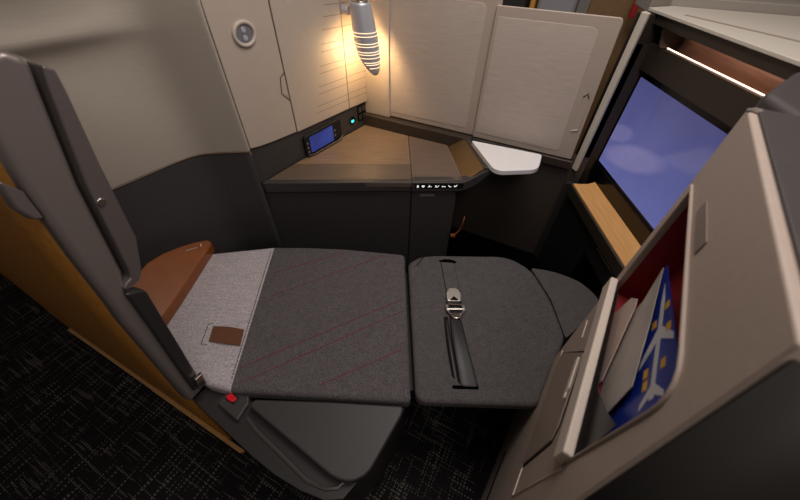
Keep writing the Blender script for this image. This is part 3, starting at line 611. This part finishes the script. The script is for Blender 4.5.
b = B(); b.prism([PW(w, .004, z) for w, z in ((.200, .788), (.285, .782), (.292, .772), (.305, .770), (.308, .760), (.2, .768))], PN*.005); b.build('hatch_latch', 'lip', fl, bevel=.002)
b = B(); b.tube([PW(.03, .0005, .55), PW(.478, .0005, .548), PW(.482, .0005, .86)], .0022, 6); b.build('hatch_seam', 'lip', fl)
b = B(); b.prism([PW(w, 0, z) for w, z in rrect(.262, .46, .150, .195, .006)], PN*.002); b.build('floor_vent', 'shell', t, bevel=.001)
b = B(); b.prism([PW(w, .0, z) for w, z in rrect(.146, .256, 1.188, 1.212, .003)], PN*.002); b.build('placard', 'plate', t, bevel=.001)
b = B(); b.prism([PW(w, 0, z) for w, z in rrect(.035, .10, .728, .736, .002)], PN*.002); b.build('coin_slot', 'lip', t)
b = B(); b.tube([PW(.010, .001, 1.302), PW(.014, -.006, 1.306), PW(.018, -.014, 1.306)], .0032, 8); b.build('corner_catch', 'steel', t)
# dark shell behind
nb = PW(.4915, -.079, 0); lo1 = PW(.69, -.079, 0)
top = [PW(.0, -.079, 1.300), V((.63, .603, 1.302)), V((.80, .737, 1.304)), V((.845, .66, 1.304)), V((1.7, .26, 1.304)), V((*AN(1.8, .215, 0).xy, 1.304)), V((*nb.xy, 1.300))]
bot = [V((q.x, q.y, 0)) for q in top]; bot[-2] = AN(1.8, .02, 0); bot[-1] = V((lo1.x, lo1.y, 0))
b = B(); b.loft2(bot, top); b.bm.normal_update(); bmesh.ops.recalc_face_normals(b.bm, faces=b.bm.faces)
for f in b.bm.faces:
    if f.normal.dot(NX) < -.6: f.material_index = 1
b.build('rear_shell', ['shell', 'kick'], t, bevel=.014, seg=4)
b = B(); b.prism([PW(.004, -.010, 1.303), PW(.486, -.010, 1.303), PW(.486, -.09, 1.303), PW(.004, -.09, 1.303)], (0, 0, .004)); b.build('top_cover', 'shell', t, bevel=.003)
ws = ((0, .690), (.45, .630), (.99, .540), (1.290, .4935))
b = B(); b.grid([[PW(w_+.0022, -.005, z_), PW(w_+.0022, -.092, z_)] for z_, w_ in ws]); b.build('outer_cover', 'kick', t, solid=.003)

# papers in the pocket, and a dark sheet for its shade
def card(name, label, pts, o, mt, grp=None):
    b = B(); b.prism([PW(w, o, z) for w, z in pts], PN*-.0012); o_ = b.build(name, mt); 
    return tag(o_, label, name.replace('_', ' '), grp)
sc_ = card('safety_card', 'blue safety card with a white aeroplane, in the pillar pocket', [(.20, .872), (.45, .872), (.400, 1.105), (.094, 1.040)], -.034, 'cardblue')
def pr(name, pl, mt):
    b = B(); b.prism([PW(w, -.0335, z) for w, z in pl], PN*-.0004); b.build(name, mt, sc_)
pr('aeroplane_print', [(.400, 1.034), (.393, 1.034), (.408, 1.010), (.398, 1.010), (.375, 1.035), (.292, 1.036), (.325, .993), (.311, .993), (.262, 1.036), (.2, 1.036), (.15, 1.041), (.2, 1.047), (.262, 1.047), (.300, 1.082), (.314, 1.082), (.290, 1.047), (.375, 1.046), (.397, 1.070), (.407, 1.070), (.394, 1.046), (.400, 1.046)], 'cardwhite')
for w, z in ((.335, 1.010), (.338, 1.056), (.358, 1.012), (.235, 1.016), (.268, 1.060), (.212, 1.051)): pr('yellow_print', bx(w, w+.018, z, z+.012), 'cardyel')
card('brochure', 'pale grey brochure standing against the blue card', [(.165, .872), (.154, .985), (.112, 1.045), (.240, 1.025), (.362, .996), (.395, .872)], -.026, 'brochure')
card('pocket_shade', 'dark sheet painted as shade along the front of the pillar pocket', [(.036, .866), (.464, .866), (.445, 1.010), (.400, .960), (.33, .900), (.036, .884)], -.010, 'pocketshade')  # dark sheet standing in for the shade beside the pocket lip
card('leaflet', 'pinkish folded leaflet between the pale brochure and the pocket lip', [(.10, .868), (.115, .945), (.145, .975), (.165, .972), (.30, .885), (.30, .868)], -.019, 'leaflet')

# ------------------------------------------------------------ glimpses of the neighbouring suite over the sliding panels
def nbox(name, label, cat, s0_, s1_, d0, d1, z0, z1, mt, bev=.01):
    b = B(); b.prism([AN(s0_, d0, z0), AN(s1_, d0, z0), AN(s1_, d1, z0), AN(s0_, d1, z0)], (0, 0, z1-z0)); return tag(b.build(name, mt, bevel=bev), label, cat)
nbox('headrest_shell', 'pale grey seat shell glimpsed over the right sliding panel', 'seat', -.310, -.115, 2.2, 2.36, .5, 1.28, 'nbgrey', .03)
nbox('amber_pillar', 'narrow amber pillar left of the grey seat shell beyond the panels', 'pillar', -.345, -.318, 2.2, 2.3, 0, 1.34, 'nborange')
nbox('dark_seat_back', 'dark seat back beyond the left end of the right sliding panel', 'seat', -.75, -.36, 2.2, 2.4, 0, 1.26, 'nbdark', .03)
nbox('brown_partition', 'brown partition beyond the far corner of the right sliding panel', 'partition', -.06, .50, 2.24, 2.28, 0, 1.36, 'nbbrown')
nbox('red_edge_panel', 'dark red panel edge behind the pale corner upright', 'partition', .125, .150, 2.12, 2.18, 1.2, 1.30, 'nbred', .004)
